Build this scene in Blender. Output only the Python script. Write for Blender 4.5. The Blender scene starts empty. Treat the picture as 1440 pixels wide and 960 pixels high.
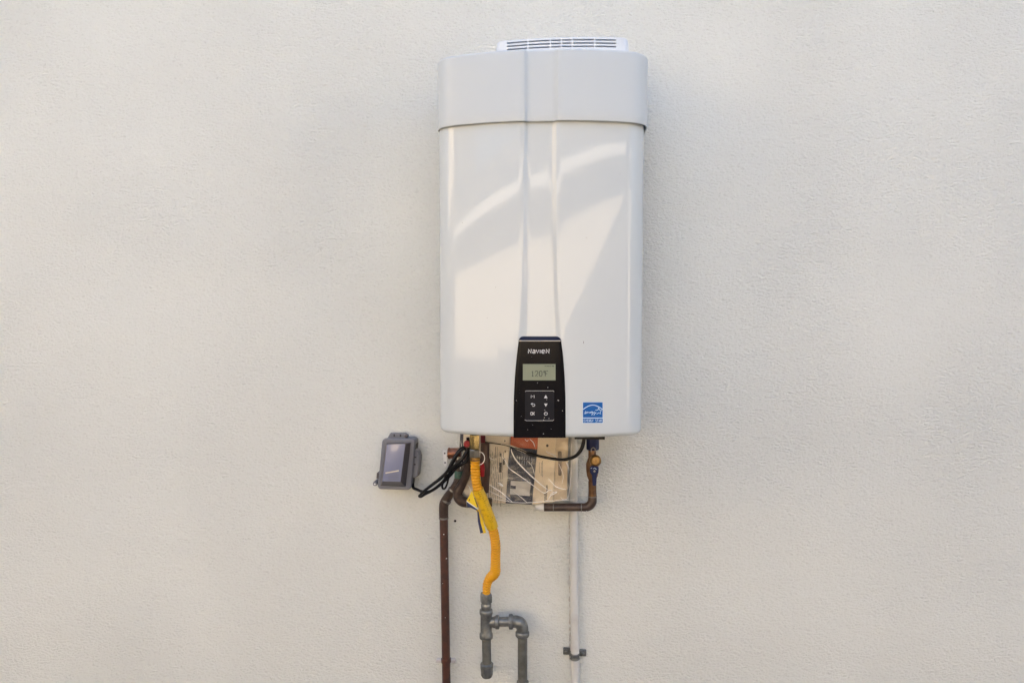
import bpy, math, random
from mathutils import Vector, Matrix, noise
random.seed(7)
sc = bpy.context.scene
COL = sc.collection
rad = math.radians

# ------------------------------------------------------------------ camera
FPX = 1040.0                                   # focal length in photo pixels (1440 wide)
CAM = Vector((0.0, -1.90, 1.50))
YAW, PITCH, ROLL = 4.4, -2.9, 0.0
cam_d = bpy.data.cameras.new('camera')
cam = bpy.data.objects.new('camera', cam_d)
COL.objects.link(cam)
cam.location = CAM
cam.rotation_mode = 'XYZ'
cam.rotation_euler = (rad(90 + PITCH), rad(ROLL), rad(YAW))
cam_d.sensor_width = 36.0
cam_d.lens = 36.0 * FPX / 1440.0
cam_d.clip_start = 0.05
cam_d.clip_end = 500
sc.camera = cam

# ------------------------------------------------------------------ light
SUN_EL, SUN_AZ = 42.0, -6.0                    # sun stands behind the wall, over the roof (az from +Y)
SUN_DIR = Vector((math.sin(rad(SUN_AZ)) * math.cos(rad(SUN_EL)),
                  math.cos(rad(SUN_AZ)) * math.cos(rad(SUN_EL)), math.sin(rad(SUN_EL))))
world = bpy.data.worlds.new('World')
sc.world = world
world.use_nodes = True
wn = world.node_tree
bg = wn.nodes['Background']
sky = wn.nodes.new('ShaderNodeTexSky')
sky.sky_type = 'NISHITA'
sky.sun_disc = False
sky.sun_elevation = rad(SUN_EL)
sky.sun_rotation = rad(SUN_AZ)
sky.air_density = 1.0
sky.dust_density = 6.0
sky.ozone_density = 0.8
bg.inputs['Strength'].default_value = 0.10
wn.links.new(sky.outputs['Color'], bg.inputs['Color'])
sun_d = bpy.data.lights.new('sun', 'SUN')
sun_d.energy = 4.4
sun_d.angle = rad(0.5)
sun_d.color = (1.0, 0.90, 0.77)
sun = bpy.data.objects.new('sun', sun_d)
COL.objects.link(sun)
sun.location = (0, 6, 9)
sun.rotation_euler = SUN_DIR.to_track_quat('Z', 'Y').to_euler()

sc.view_settings.view_transform = 'Standard'
sc.view_settings.look = 'None'
sc.view_settings.exposure = 2.59
sc.view_settings.gamma = 1.0
sc.view_settings.use_curve_mapping = False
sc.render.engine = 'CYCLES'

# ------------------------------------------------------------------ measuring: photo pixel -> point at a given distance from the wall
_f = Vector((-math.sin(rad(YAW)) * math.cos(rad(PITCH)), math.cos(rad(YAW)) * math.cos(rad(PITCH)), math.sin(rad(PITCH))))
_r = Vector((math.cos(rad(YAW)), math.sin(rad(YAW)), 0))
_u = _r.cross(_f)
def P(px, py, Y):
    d = _f + _r * ((px - 720) / FPX) - _u * ((py - 480) / FPX)
    t = (Y - CAM.y) / d.y
    return CAM + d * t
def mm(px, Y=0.0):                             # length of px photo pixels at distance Y from the wall
    return px * (Y - CAM.y) / FPX

# ------------------------------------------------------------------ object helpers
def tag(o, label=None, cat=None, group=None, kind=None):
    if label: o['label'] = label
    if cat: o['category'] = cat
    if group: o['group'] = group
    if kind: o['kind'] = kind
    return o
def thing(name, label, cat, loc=(0, 0, 0), group=None):
    o = bpy.data.objects.new(name, None)
    o.empty_display_size = 0.05
    COL.objects.link(o)
    o.location = loc
    return tag(o, label, cat, group)
def link(name, me, mat, parent=None, smooth=35):
    if mat: 
        if len(me.materials) == 0: me.materials.append(mat)
    if smooth:
        for p in me.polygons: p.use_smooth = True
        me.set_sharp_from_angle(angle=rad(smooth))
    o = bpy.data.objects.new(name, me)
    COL.objects.link(o)
    if parent:
        root = parent
        off = Vector((0, 0, 0))
        while root:
            off += Vector(root.location); root = root.parent
        o.parent = parent
        o.location = -off
        # keep local origin at zero: geometry is in world space
    return o

class MB:
    def __init__(s): s.v = []; s.f = []
    def add(s, vs, fs):
        b = len(s.v); s.v += [tuple(v) for v in vs]; s.f += [tuple(b + i for i in f) for f in fs]; return s
    def grid(s, rows, closed=False, flip=False):
        n = len(rows[0]); b = len(s.v)
        for r in rows: s.v += [tuple(p) for p in r]
        for i in range(len(rows) - 1):
            for j in range(n if closed else n - 1):
                k = (j + 1) % n
                q = (b + i * n + j, b + i * n + k, b + (i + 1) * n + k, b + (i + 1) * n + j)
                s.f.append(q[::-1] if flip else q)
        return s
    def box(s, lo, hi, M=None):
        x0, y0, z0 = lo; x1, y1, z1 = hi
        vs = [Vector(p) for p in ((x0,y0,z0),(x1,y0,z0),(x1,y1,z0),(x0,y1,z0),(x0,y0,z1),(x1,y0,z1),(x1,y1,z1),(x0,y1,z1))]
        if M: vs = [M @ v for v in vs]
        return s.add(vs, [(0,3,2,1),(4,5,6,7),(0,1,5,4),(1,2,6,5),(2,3,7,6),(3,0,4,7)])
    def prism(s, front, back):                 # two outlines of equal length, front one facing the camera
        n = len(front); b = len(s.v)
        s.v += [tuple(p) for p in front] + [tuple(p) for p in back]
        s.f.append(tuple(b + i for i in range(n)))
        s.f.append(tuple(b + n + i for i in reversed(range(n))))
        for i in range(n):
            k = (i + 1) % n
            s.f.append((b + i, b + n + i, b + n + k, b + k))
        return s
    def build(s, name, mat, parent=None, smooth=35, bevel=0, seg=2):
        me = bpy.data.meshes.new(name)
        me.from_pydata(s.v, [], s.f)
        import bmesh
        bm = bmesh.new(); bm.from_mesh(me)
        bmesh.ops.recalc_face_normals(bm, faces=bm.faces)
        bm.to_mesh(me); bm.free()
        me.update()
        o = link(name, me, mat, parent, smooth)
        if bevel:
            m = o.modifiers.new('bevel', 'BEVEL'); m.width = bevel; m.segments = seg
            m.limit_method = 'ANGLE'; m.angle_limit = rad(40)
        return o

def smooth_path(pts, n=8, rads=None):          # Catmull-Rom
    pts = [Vector(p) for p in pts]
    out = []; ro = []
    rads = rads or [1] * len(pts)
    for i in range(len(pts) - 1):
        p0 = pts[max(i - 1, 0)]; p1 = pts[i]; p2 = pts[i + 1]; p3 = pts[min(i + 2, len(pts) - 1)]
        for k in range(n):
            t = k / n
            out.append(0.5 * ((2 * p1) + (p2 - p0) * t + (2 * p0 - 5 * p1 + 4 * p2 - p3) * t * t + (3 * p1 - p0 - 3 * p2 + p3) * t ** 3))
            ro.append(rads[i] * (1 - t) + rads[i + 1] * t)
    out.append(pts[-1]); ro.append(rads[-1])
    return out, ro
def tube(mb, path, rr, seg=16, caps=True):
    if not isinstance(rr, (list, tuple)): rr = [rr] * len(path)
    path = [Vector(p) for p in path]
    T = []
    for i in range(len(path)):
        a = path[max(i - 1, 0)]; b = path[min(i + 1, len(path) - 1)]
        t = (b - a); T.append(t.normalized() if t.length > 1e-9 else T[-1])
    ref = Vector((0, 1, 0)) if abs(T[0].y) < .9 else Vector((0, 0, 1))
    N = (ref - T[0] * ref.dot(T[0])).normalized()
    rows = []
    for i, p in enumerate(path):
        N = (N - T[i] * N.dot(T[i])).normalized()
        B = T[i].cross(N)
        rows.append([p + (N * math.cos(2 * math.pi * k / seg) + B * math.sin(2 * math.pi * k / seg)) * rr[i] for k in range(seg)])
    b = len(mb.v)
    mb.grid(rows, closed=True)
    if caps:
        mb.f.append(tuple(b + k for k in range(seg)))
        e = b + (len(rows) - 1) * seg
        mb.f.append(tuple(e + k for k in reversed(range(seg))))
    return mb
def lathe(mb, a, b, prof, seg=20, phase=0.0):  # prof: (fraction along a-b, radius)
    a = Vector(a); b = Vector(b); ax = (b - a); t = ax.normalized()
    ref = Vector((0, 1, 0)) if abs(t.y) < .9 else Vector((0, 0, 1))
    N = (ref - t * ref.dot(t)).normalized(); B = t.cross(N)
    rows = [[a + ax * f + (N * math.cos(phase + 2 * math.pi * k / seg) + B * math.sin(phase + 2 * math.pi * k / seg)) * max(r, 1e-5) for k in range(seg)] for f, r in prof]
    base = len(mb.v)
    mb.grid(rows, closed=True)
    mb.f.append(tuple(base + k for k in range(seg)))
    e = base + (len(rows) - 1) * seg
    mb.f.append(tuple(e + k for k in reversed(range(seg))))
    return mb
def arc_pts(c, r, a0, a1, n):
    return [(c[0] + r * math.cos(rad(a0 + (a1 - a0) * i / n)), c[1] + r * math.sin(rad(a0 + (a1 - a0) * i / n))) for i in range(n + 1)]
def stroke(mb, pts, w, fm, closed=False):      # flat printed line: pts in photo pixels, fm maps them onto a surface
    n = len(pts); L = []; R = []
    for i in range(n):
        if closed: a = pts[(i - 1) % n]; b = pts[(i + 1) % n]
        else: a = pts[max(i - 1, 0)]; b = pts[min(i + 1, n - 1)]
        dx, dy = b[0] - a[0], b[1] - a[1]; l = math.hypot(dx, dy) or 1
        nx, ny = -dy / l * w / 2, dx / l * w / 2
        L.append(fm(pts[i][0] + nx, pts[i][1] + ny)); R.append(fm(pts[i][0] - nx, pts[i][1] - ny))
    b = len(mb.v)
    for p, q in zip(L, R): mb.v += [tuple(p), tuple(q)]
    for i in range(n if closed else n - 1):
        k = (i + 1) % n
        mb.f.append((b + 2 * i, b + 2 * i + 1, b + 2 * k + 1, b + 2 * k))
    return mb
def patch(mb, pts, fm):
    b = len(mb.v); mb.v += [tuple(fm(*p)) for p in pts]; mb.f.append(tuple(range(b, b + len(pts)))); return mb
def rrect(x0, y0, x1, y1, r, n=4):
    out = []
    for cx, cy, a in ((x1 - r, y0 + r, -90), (x1 - r, y1 - r, 0), (x0 + r, y1 - r, 90), (x0 + r, y0 + r, 180)):
        out += arc_pts((cx, cy), r, a, a + 90, n)
    return out

# ------------------------------------------------------------------ materials
def mat(name, c, rough=.5, metal=0.0, var=None, vscale=40, bump=0, bscale=200, coat=0, coat_r=.05, spec=.5, rvar=0, vlo=.4, vhi=.65, detail=6):
    m = bpy.data.materials.new(name); m.use_nodes = True
    nt = m.node_tree; b = nt.nodes['Principled BSDF']
    b.inputs['Base Color'].default_value = (*c, 1); b.inputs['Roughness'].default_value = rough
    b.inputs['Metallic'].default_value = metal; b.inputs['Specular IOR Level'].default_value = spec
    b.inputs['Coat Weight'].default_value = coat; b.inputs['Coat Roughness'].default_value = coat_r
    geo = nt.nodes.new('ShaderNodeNewGeometry')
    if var or rvar:
        n = nt.nodes.new('ShaderNodeTexNoise'); n.inputs['Scale'].default_value = vscale; n.inputs['Detail'].default_value = detail
        nt.links.new(geo.outputs['Position'], n.inputs['Vector'])
        if var:
            mr = nt.nodes.new('ShaderNodeMapRange'); mr.inputs[1].default_value = vlo; mr.inputs[2].default_value = vhi
            nt.links.new(n.outputs['Fac'], mr.inputs[0])
            mx = nt.nodes.new('ShaderNodeMix'); mx.data_type = 'RGBA'
            mx.inputs[6].default_value = (*c, 1); mx.inputs[7].default_value = (*var, 1)
            nt.links.new(mr.outputs[0], mx.inputs[0]); nt.links.new(mx.outputs[2], b.inputs['Base Color'])
        if rvar:
            mr2 = nt.nodes.new('ShaderNodeMapRange'); mr2.inputs[1].default_value = .3; mr2.inputs[2].default_value = .7
            mr2.inputs[3].default_value = max(rough - rvar, .02); mr2.inputs[4].default_value = rough + rvar
            nt.links.new(n.outputs['Fac'], mr2.inputs[0]); nt.links.new(mr2.outputs[0], b.inputs['Roughness'])
    if bump:
        n2 = nt.nodes.new('ShaderNodeTexNoise'); n2.inputs['Scale'].default_value = bscale; n2.inputs['Detail'].default_value = 4
        nt.links.new(geo.outputs['Position'], n2.inputs['Vector'])
        bu = nt.nodes.new('ShaderNodeBump'); bu.inputs['Strength'].default_value = 1; bu.inputs['Distance'].default_value = bump
        nt.links.new(n2.outputs['Fac'], bu.inputs['Height']); nt.links.new(bu.outputs['Normal'], b.inputs['Normal'])
    return m

def stucco_mat(name, base, dark, amp=1.0):
    m = bpy.data.materials.new(name); m.use_nodes = True
    nt = m.node_tree; b = nt.nodes['Principled BSDF']; L = nt.links.new
    b.inputs['Roughness'].default_value = .9; b.inputs['Specular IOR Level'].default_value = .25
    geo = nt.nodes.new('ShaderNodeNewGeometry')
    def nz(scale, detail, sx=1, sz=1, rough=.5, dist=0):
        mp = nt.nodes.new('ShaderNodeMapping'); mp.inputs['Scale'].default_value = (sx, 1, sz)
        L(geo.outputs['Position'], mp.inputs['Vector'])
        n = nt.nodes.new('ShaderNodeTexNoise'); n.inputs['Scale'].default_value = scale; n.inputs['Detail'].default_value = detail
        n.inputs['Roughness'].default_value = rough; n.inputs['Distortion'].default_value = dist
        L(mp.outputs[0], n.inputs['Vector']); return n.outputs['Fac']
    def math_(op, a, b2, c=None):
        k = nt.nodes.new('ShaderNodeMath'); k.operation = op
        for i, q in enumerate((a, b2, c)):
            if q is None: continue
            if isinstance(q, (int, float)): k.inputs[i].default_value = q
            else: L(q, k.inputs[i])
        return k.outputs[0]
    fine = nz(215, 3, .55, 1.0, .55, .6)        # trowelled sand grain, slightly drawn sideways
    grit = nz(430, 2, .7, 1, .5)
    mid = nz(34, 3, .8, 1.1, .55, .3)
    big = nz(5.5, 3, 1, 1, .5)
    where = nz(2.2, 3)                          # rougher and smoother zones
    wr = nt.nodes.new('ShaderNodeMapRange'); L(where, wr.inputs[0])
    wr.inputs[1].default_value = .35; wr.inputs[2].default_value = .68; wr.inputs[3].default_value = .65; wr.inputs[4].default_value = 1.25
    pit = nz(85, 2, .8, 1, .4)
    pr = nt.nodes.new('ShaderNodeMapRange'); L(pit, pr.inputs[0])
    pr.inputs[1].default_value = .25; pr.inputs[2].default_value = .18; pr.inputs[3].default_value = 0; pr.inputs[4].default_value = 1
    h = math_('MULTIPLY', fine, wr.outputs[0])
    h = math_('MULTIPLY_ADD', grit, .22, h)
    h = math_('MULTIPLY_ADD', mid, .45, h)
    h = math_('MULTIPLY_ADD', big, .5, h)
    h = math_('MULTIPLY_ADD', pr.outputs[0], -.5, h)
    bu = nt.nodes.new('ShaderNodeBump'); bu.inputs['Strength'].default_value = 1
    bu.inputs['Distance'].default_value = .0058 * amp
    L(h, bu.inputs['Height']); L(bu.outputs['Normal'], b.inputs['Normal'])
    # colour: clean sand paint, darker in the hollows and pits, faint stains
    mx = nt.nodes.new('ShaderNodeMix'); mx.data_type = 'RGBA'
    mx.inputs[6].default_value = (*dark, 1); mx.inputs[7].default_value = (*base, 1)
    cr = nt.nodes.new('ShaderNodeMapRange'); L(fine, cr.inputs[0])
    cr.inputs[1].default_value = .25; cr.inputs[2].default_value = .45
    st = nz(1.3, 5, 1, 1, .6)
    sr = nt.nodes.new('ShaderNodeMapRange'); L(st, sr.inputs[0]); sr.inputs[1].default_value = .35; sr.inputs[2].default_value = .6; sr.inputs[3].default_value = .93
    f = math_('MULTIPLY', cr.outputs[0], sr.outputs[0])
    f = math_('SUBTRACT', f, math_('MULTIPLY', pr.outputs[0], .8))
    k = nt.nodes.new('ShaderNodeClamp'); L(f, k.inputs[0])
    L(k.outputs[0], mx.inputs[0]); L(mx.outputs[2], b.inputs['Base Color'])
    return m

M_wall = stucco_mat('stucco', (.745, .760, .715), (.665, .675, .63))
M_nwall = stucco_mat('neighbour_stucco', (.80, .685, .52), (.70, .60, .46))
M_ground = mat('concrete', (.035, .042, .06), .9, var=(.028, .033, .048), vscale=3, bump=.003, bscale=90)
M_roof = mat('roof_shingle', (.09, .085, .08), .9, var=(.06, .06, .06), vscale=30)
M_fascia = mat('white_trim', (.80, .76, .70), .6)
M_cover = mat('white_enamel', (.575, .61, .61), .42, coat=.75, coat_r=.05, bump=.00003, bscale=500, spec=.3)
M_band = mat('white_plastic', (.56, .60, .615), .38, bump=.00003, bscale=600, spec=.45)
M_grille = mat('grille_plastic', (.68, .72, .76), .45)
M_dark = mat('dark_cavity', (.02, .02, .022), .8)
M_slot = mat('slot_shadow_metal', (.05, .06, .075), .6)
M_panel = mat('black_gloss_panel', (.004, .004, .006), .16, spec=.10, rvar=.03, vscale=60)
M_bezel = mat('sky_tinted_bezel', (.010, .012, .028), .3, spec=.2)  # dark blue is the sky's reflection put into the colour
M_key = mat('keypad_film', (.010, .011, .016), .3, spec=.12)
M_print = mat('white_print', (.93, .93, .93), .5)
M_sym = mat('symbol_print', (.62, .62, .62), .5)
M_warmline = mat('painted_edge_glint', (.55, .50, .43), .3)
M_lcd = mat('lcd_glass', (.25, .275, .19), .35, spec=.2)
M_ink = mat('lcd_ink', (.018, .022, .018), .5)
M_blue = mat('label_blue', (.002, .105, .37), .4, spec=.3)
M_lprint = mat('label_white', (.62, .80, .92), .45)
M_brown = mat('brown_painted_copper', (.085, .034, .022), .38, var=(.055, .027, .02), vscale=60, bump=.0003, bscale=220, rvar=.1)
M_tarn = mat('tarnished_copper', (.060, .040, .032), .42, var=(.11, .075, .055), vscale=70, bump=.0003, bscale=260, metal=.25, vlo=.5, vhi=.75, rvar=.12)
M_copper = mat('copper', (.30, .13, .075), .38, metal=.75, var=(.16, .065, .04), vscale=70, rvar=.1)
M_solder = mat('solder', (.22, .21, .19), .4, metal=.6)
M_galv = mat('galvanised_steel', (.21, .215, .205), .40, metal=.5, var=(.12, .125, .115), vscale=65, bump=.0005, bscale=180, rvar=.12)
M_galvd = mat('dull_steel_pipe', (.145, .145, .128), .55, metal=.25, var=(.09, .09, .075), vscale=35, bump=.0003, bscale=200, rvar=.1)
M_steel = mat('zinc_nut', (.22, .21, .18), .28, metal=.9, var=(.20, .20, .19), vscale=60)
M_brass = mat('brass', (.30, .175, .055), .46, metal=.7, var=(.20, .11, .035), vscale=90, rvar=.1)
M_vbrass = mat('aged_brass', (.22, .12, .055), .42, metal=.6, var=(.13, .065, .035), vscale=80, rvar=.1)
M_hose = mat('yellow_hose', (.76, .36, .008), .42, var=(.72, .33, .008), vscale=20, spec=.5)
M_sleeve = mat('yellow_sleeve', (.74, .46, .012), .30, coat=.5, var=(.48, .27, .008), vscale=120, vlo=.5, vhi=.75, detail=2, bump=.0004, bscale=160)
M_tag = mat('yellow_tag', (.80, .56, .02), .45)
M_navy = mat('navy_print', (.022, .035, .10), .4)
M_vnavy = mat('navy_handle', (.010, .017, .07), .42, spec=.3, rvar=.1, vscale=80)
M_red = mat('red_handle', (.30, .004, .010), .4, spec=.3)
M_green = mat('green_tape', (.045, .125, .085), .5)
M_black = mat('black_rubber', (.006, .006, .007), .42, spec=.3, rvar=.1, vscale=80)
M_white = mat('white_plastic_clip', (.80, .80, .78), .5)
M_seal = mat('white_sealant', (.76, .75, .71), .7, bump=.001, bscale=160)
M_cond = mat('painted_conduit', (.60, .60, .57), .6, var=(.52, .50, .46), vscale=25, bump=.0005, bscale=150, vlo=.5, vhi=.75)
M_boxg = mat('grey_polycarbonate', (.165, .17, .195), .42, bump=.0001, bscale=400)
M_boxd = mat('dark_grey_bevel', (.075, .068, .075), .35)
M_lens = mat('smoked_cover', (.22, .235, .33), .16, coat=.6, coat_r=.05)  # bluish base colour stands in for reflected sky
M_cream = mat('cream_paper', (.80, .72, .59), .6, var=(.74, .65, .52), vscale=25)
M_cream2 = mat('pale_paper', (.86, .73, .54), .6)
M_kraft = mat('card', (.74, .61, .44), .7, var=(.66, .54, .38), vscale=30)
M_leaf = mat('leaflet_navy', (.018, .026, .055), .4)
M_orange = mat('leaflet_orange', (.60, .12, .035), .45)
M_grey = mat('print_grey', (.60, .58, .54), .6)
M_inkp = mat('paper_ink', (.09, .08, .07), .6)

def poly_mat():
    m = bpy.data.materials.new('clear_poly_film'); m.use_nodes = True
    nt = m.node_tree; L = nt.links.new
    for n in list(nt.nodes):
        if n.type != 'OUTPUT_MATERIAL': nt.nodes.remove(n)
    out = [n for n in nt.nodes if n.type == 'OUTPUT_MATERIAL'][0]
    tr = nt.nodes.new('ShaderNodeBsdfTransparent'); tr.inputs[0].default_value = (1, 1, .99, 1)
    gl = nt.nodes.new('ShaderNodeBsdfGlossy'); gl.inputs['Roughness'].default_value = .12
    di = nt.nodes.new('ShaderNodeBsdfDiffuse'); di.inputs[0].default_value = (.75, .70, .62, 1)
    fr = nt.nodes.new('ShaderNodeFresnel'); fr.inputs[0].default_value = 1.55
    m1 = nt.nodes.new('ShaderNodeMixShader'); m1.inputs[0].default_value = .03
    m2 = nt.nodes.new('ShaderNodeMixShader')
    geo = nt.nodes.new('ShaderNodeNewGeometry')
    n2 = nt.nodes.new('ShaderNodeTexNoise'); n2.inputs['Scale'].default_value = 28; n2.inputs['Detail'].default_value = 3; n2.inputs['Distortion'].default_value = 1.5
    L(geo.outputs['Position'], n2.inputs['Vector'])
    bu = nt.nodes.new('ShaderNodeBump'); bu.inputs['Distance'].default_value = .003
    L(n2.outputs['Fac'], bu.inputs['Height'])
    for s in (gl, fr): L(bu.outputs['Normal'], s.inputs['Normal'])
    L(tr.outputs[0], m1.inputs[1]); L(di.outputs[0], m1.inputs[2])
    L(m1.outputs[0], m2.inputs[1]); L(gl.outputs[0], m2.inputs[2]); L(fr.outputs[0], m2.inputs[0])
    L(m2.outputs[0], out.inputs['Surface'])
    return m
M_poly = poly_mat()
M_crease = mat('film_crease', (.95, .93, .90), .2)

# ------------------------------------------------------------------ setting: ground, the stucco wall, the building across the yard
g = MB().box((-40, -40, -.3), (40, 40, 0)).build('ground', M_ground, smooth=0)
tag(g, kind='structure')

LW = -5.0                                      # the opposite wall stands 5 m away; the sun comes over this house onto it
def caster(x, z, y=0.0):                       # point on the back of our wall whose shadow falls at (x, z) on the opposite wall
    p = Vector((x, LW, z)); return p + SUN_DIR * ((y - LW) / SUN_DIR.y)
edge = [(-18, 2.7), (-5.6, 2.7), (-5.25, .95), (-2.1, .98), (-2.1, 1.10), (.35, 1.10), (3.4, 2.33), (7.0, 3.75)]  # unseen roofline follows the wanted shadow edge; left end raised to shade added wing
top = [caster(*e) for e in edge]
fr = [(top[0].x, 0), (top[-1].x, 0)] + [(p.x, p.z) for p in reversed(top)]
hw = MB(); hw.prism([Vector((x, 0, z)) for x, z in fr], [Vector((x, .2, z)) for x, z in fr])
house = thing('house_wall', 'cream stucco house wall with sandy rough texture behind the water heater', 'wall', (0, 0, 0))
wall = hw.build('stucco_face', M_wall, house, smooth=0)
hm = MB(); c = P(640, 732, 0); lathe(hm, c + Vector((0, -.0006, 0)), c + Vector((0, .004, 0)), [(0, .0034), (1, .0034)], 12)
hm.build('drill_hole', M_dark, house)

nb = thing('neighbour_house', 'sunlit neighbouring stucco house across the yard mirrored in the glossy heater front', 'house', (0, LW - .2, 0))
nz = lambda x: 2.445 + (.055 if x < 0 else .135) * x         # height of its eave, sloping along the wall
n1 = MB(); n1.prism([Vector(p) for p in ((-9, LW, 0), (9, LW, 0), (9, LW, nz(9)), (0, LW, nz(0)), (-9, LW, nz(-9)))],
                    [Vector(p) for p in ((-9, LW - .2, 0), (9, LW - .2, 0), (9, LW - .2, nz(9)), (0, LW - .2, nz(0)), (-9, LW - .2, nz(-9)))])
n1.build('wall', M_nwall, nb, smooth=0)
OV = .36
def eave(name, m, y0, y1, z0, z1, rise=0):
    mb = MB(); xs = (-9, 0, 9)
    mb.grid([[(x, y0, nz(x) + z0), (x, y0, nz(x) + z1), (x, y1, nz(x) + z1 + rise), (x, y1, nz(x) + z0 + rise)] for x in xs], closed=True)
    mb.f += [(0, 1, 2, 3), (11, 10, 9, 8)]
    return mb.build(name, m, nb, smooth=0)
MB().box((-16, LW - 3, 0), (-5.3, LW + .35, 5.6)).build('added_wing', M_nwall, nb, smooth=0)  # unseen wing, added to throw warm light on our wall from the left
MB().box((-16.2, LW - 3, 5.6), (-5.1, LW + .6, 5.75)).build('added_wing_roof', M_roof, nb, smooth=0)
eave('soffit', M_fascia, LW + OV, LW - 4, .0, .03)
eave('fascia', M_fascia, LW + OV + .03, LW + OV, -.01, .12)
eave('roof', M_roof, LW + OV + .05, LW - 3, .122, .16, 1.1)

# ------------------------------------------------------------------ water heater
heater = thing('water_heater', 'white glossy tankless water heater with black control panel mounted on stucco wall', 'water heater', (-.065, -.1, 1.21))
class Profile:                                  # bowed front with round corners
    def __init__(s, xl, xr, yf, R=.60, r=.062):
        s.cx = (xl + xr) / 2; s.W = (xr - xl) / 2; s.yf = yf; s.R = R; s.r = r
        s.cc = s.W - r; s.st = math.asin(s.cc / (R - r)); s.xs = R * math.sin(s.st)
        s.cy = yf + R - (R - r) * math.cos(s.st)
    def front(s, x):                            # x world, inside the bow
        d = x - s.cx
        d = max(-s.xs, min(s.xs, d))
        y = s.yf + s.R - math.sqrt(s.R ** 2 - d * d)
        return y, (d / s.R, -math.sqrt(1 - (d / s.R) ** 2))
    def corner(s, side, a):                     # a: 0 at the bow end .. 1 at the side
        t = s.st + (math.pi / 2 - s.st) * a
        return s.cx + side * (s.cc + s.r * math.sin(t)), s.cy - s.r * math.cos(t), (side * math.sin(t), -math.cos(t))
YF = -.31
prof = Profile(P(617.6, 400, -.235).x, P(904, 400, -.235).x, YF)
CH = [(171, 737, 742, 776, 783.5), (240, 735.3, 742.5, 775, 783), (330, 735.3, 742, 776.5, 783), (400, 733.8, 742, 778.5, 784.3),
      (440, 731, 742, 779.5, 786.5), (473, 728.5, 741, 780.5, 789.5), (560, 724.5, 741, 780, 793), (640, 724.5, 741, 780, 793)]
CHz = []
for r_ in CH:
    ps = [P(q, r_[0], YF + .003) for q in r_[1:]]
    CHz.append((ps[0].z, [p.x for p in ps]))
def chan(z):
    if z >= CHz[0][0]: return CHz[0][1]
    for (za, a), (zb, b) in zip(CHz, CHz[1:]):
        if zb <= z <= za:
            t = (z - zb) / (za - zb); t = t * t * (3 - 2 * t) if False else t
            return [q * t + w * (1 - t) for q, w in zip(a, b)]
    return CHz[-1][1]
def sstep(t): t = max(0, min(1, t)); return t * t * (3 - 2 * t)
CD = .0068                                      # depth of the centre channel
def cover_row(pf, z, inset, depth, yb, x_ch):
    lo, li, ri, ro = x_ch
    row = []
    row.append(((pf.cx - pf.W, yb), (-1, 0)))
    for k in range(12): x, y, n = pf.corner(-1, 1 - k / 12); row.append(((x, y), n))
    def seg(a, b, n, fn):
        for k in range(n):
            t = k / n; x = a + (b - a) * t
            y, nn = pf.front(x); row.append(((x, y + depth * fn(t)), nn))
    seg(pf.cx - pf.xs, lo, 14, lambda t: 0)
    seg(lo, li, 12, lambda t: .65 * t + .35 * sstep(t))
    seg(li, ri, 8, lambda t: 1)
    seg(ri, ro, 12, lambda t: 1 - .65 * t - .35 * sstep(t))
    seg(ro, pf.cx + pf.xs, 14, lambda t: 0)
    for k in range(13): x, y, n = pf.corner(1, k / 12); row.append(((x, y), n))
    row.append(((pf.cx + pf.W, yb), (1, 0)))
    return [(p[0] - n[0] * inset, p[1] - n[1] * inset, z) for p, n in row]
ZB = P(760, 615.6, YF).z; ZT = P(760, 171, YF).z; ZBT = P(760, 70, YF).z
cv = MB(); rows = []
RB = .011                                       # rolled bottom edge
rows.append(cover_row(prof, ZB + .002, RB + .012, CD, -.05, chan(ZB)))
for k in range(7):
    a = k / 6 * math.pi / 2
    rows.append(cover_row(prof, ZB + RB - RB * math.cos(a), RB * (1 - math.sin(a)), CD, -.05, chan(ZB)))
N = 70
for k in range(1, N + 1):
    z = ZB + RB + (ZT + .02 - ZB - RB) * k / N
    rows.append(cover_row(prof, z, 0, CD, -.05, chan(z)))
cv.grid(rows)
cover = cv.build('front_cover', M_cover, heater, smooth=50)
# back case and underside
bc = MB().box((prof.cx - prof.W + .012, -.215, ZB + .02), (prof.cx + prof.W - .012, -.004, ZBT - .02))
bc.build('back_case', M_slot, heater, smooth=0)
# top band
prof2 = Profile(P(615.4, 130, -.235).x, P(910.8, 130, -.235).x, YF - .0095)
ch2 = [P(q, 120, YF).x for q in (737.5, 742.5, 779.5, 785)]
b2 = MB(); rows = []
rows.append(cover_row(prof2, ZT + .045, .0018, .0075, -.03, ch2))
rows.append(cover_row(prof2, ZT + .001, .0018, .0075, -.03, ch2))
rows.append(cover_row(prof2, ZT, .0014, .0075, -.03, ch2))
rows.append(cover_row(prof2, ZT, .0004, .0075, -.03, ch2))
rows.append(cover_row(prof2, ZT + .0012, 0, .0075, -.03, ch2))
for k in range(1, 9): rows.append(cover_row(prof2, ZT + .0012 + (ZBT - .008 - ZT) * k / 8, 0, .0075, -.03, ch2))
for k in range(1, 6):
    a = k / 5 * math.pi / 2
    rows.append(cover_row(prof2, ZBT - .006 + .006 * math.sin(a), .006 * (1 - math.cos(a)), .0075, -.03, ch2))
for ins in (.02, .04, .058): rows.append(cover_row(prof2, ZBT + (ins - .006) * .02, ins, .0075 * (1 - ins / .06), -.03, ch2))
b2.grid(rows)
b2.build('top_band', M_band, heater, smooth=50)
tp = MB().box((prof2.cx - prof2.W + .05, -.27, ZBT - .03), (prof2.cx + prof2.W - .05, -.03, ZBT - .001))
tp.build('top_plate', M_band, heater, smooth=0)

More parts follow.
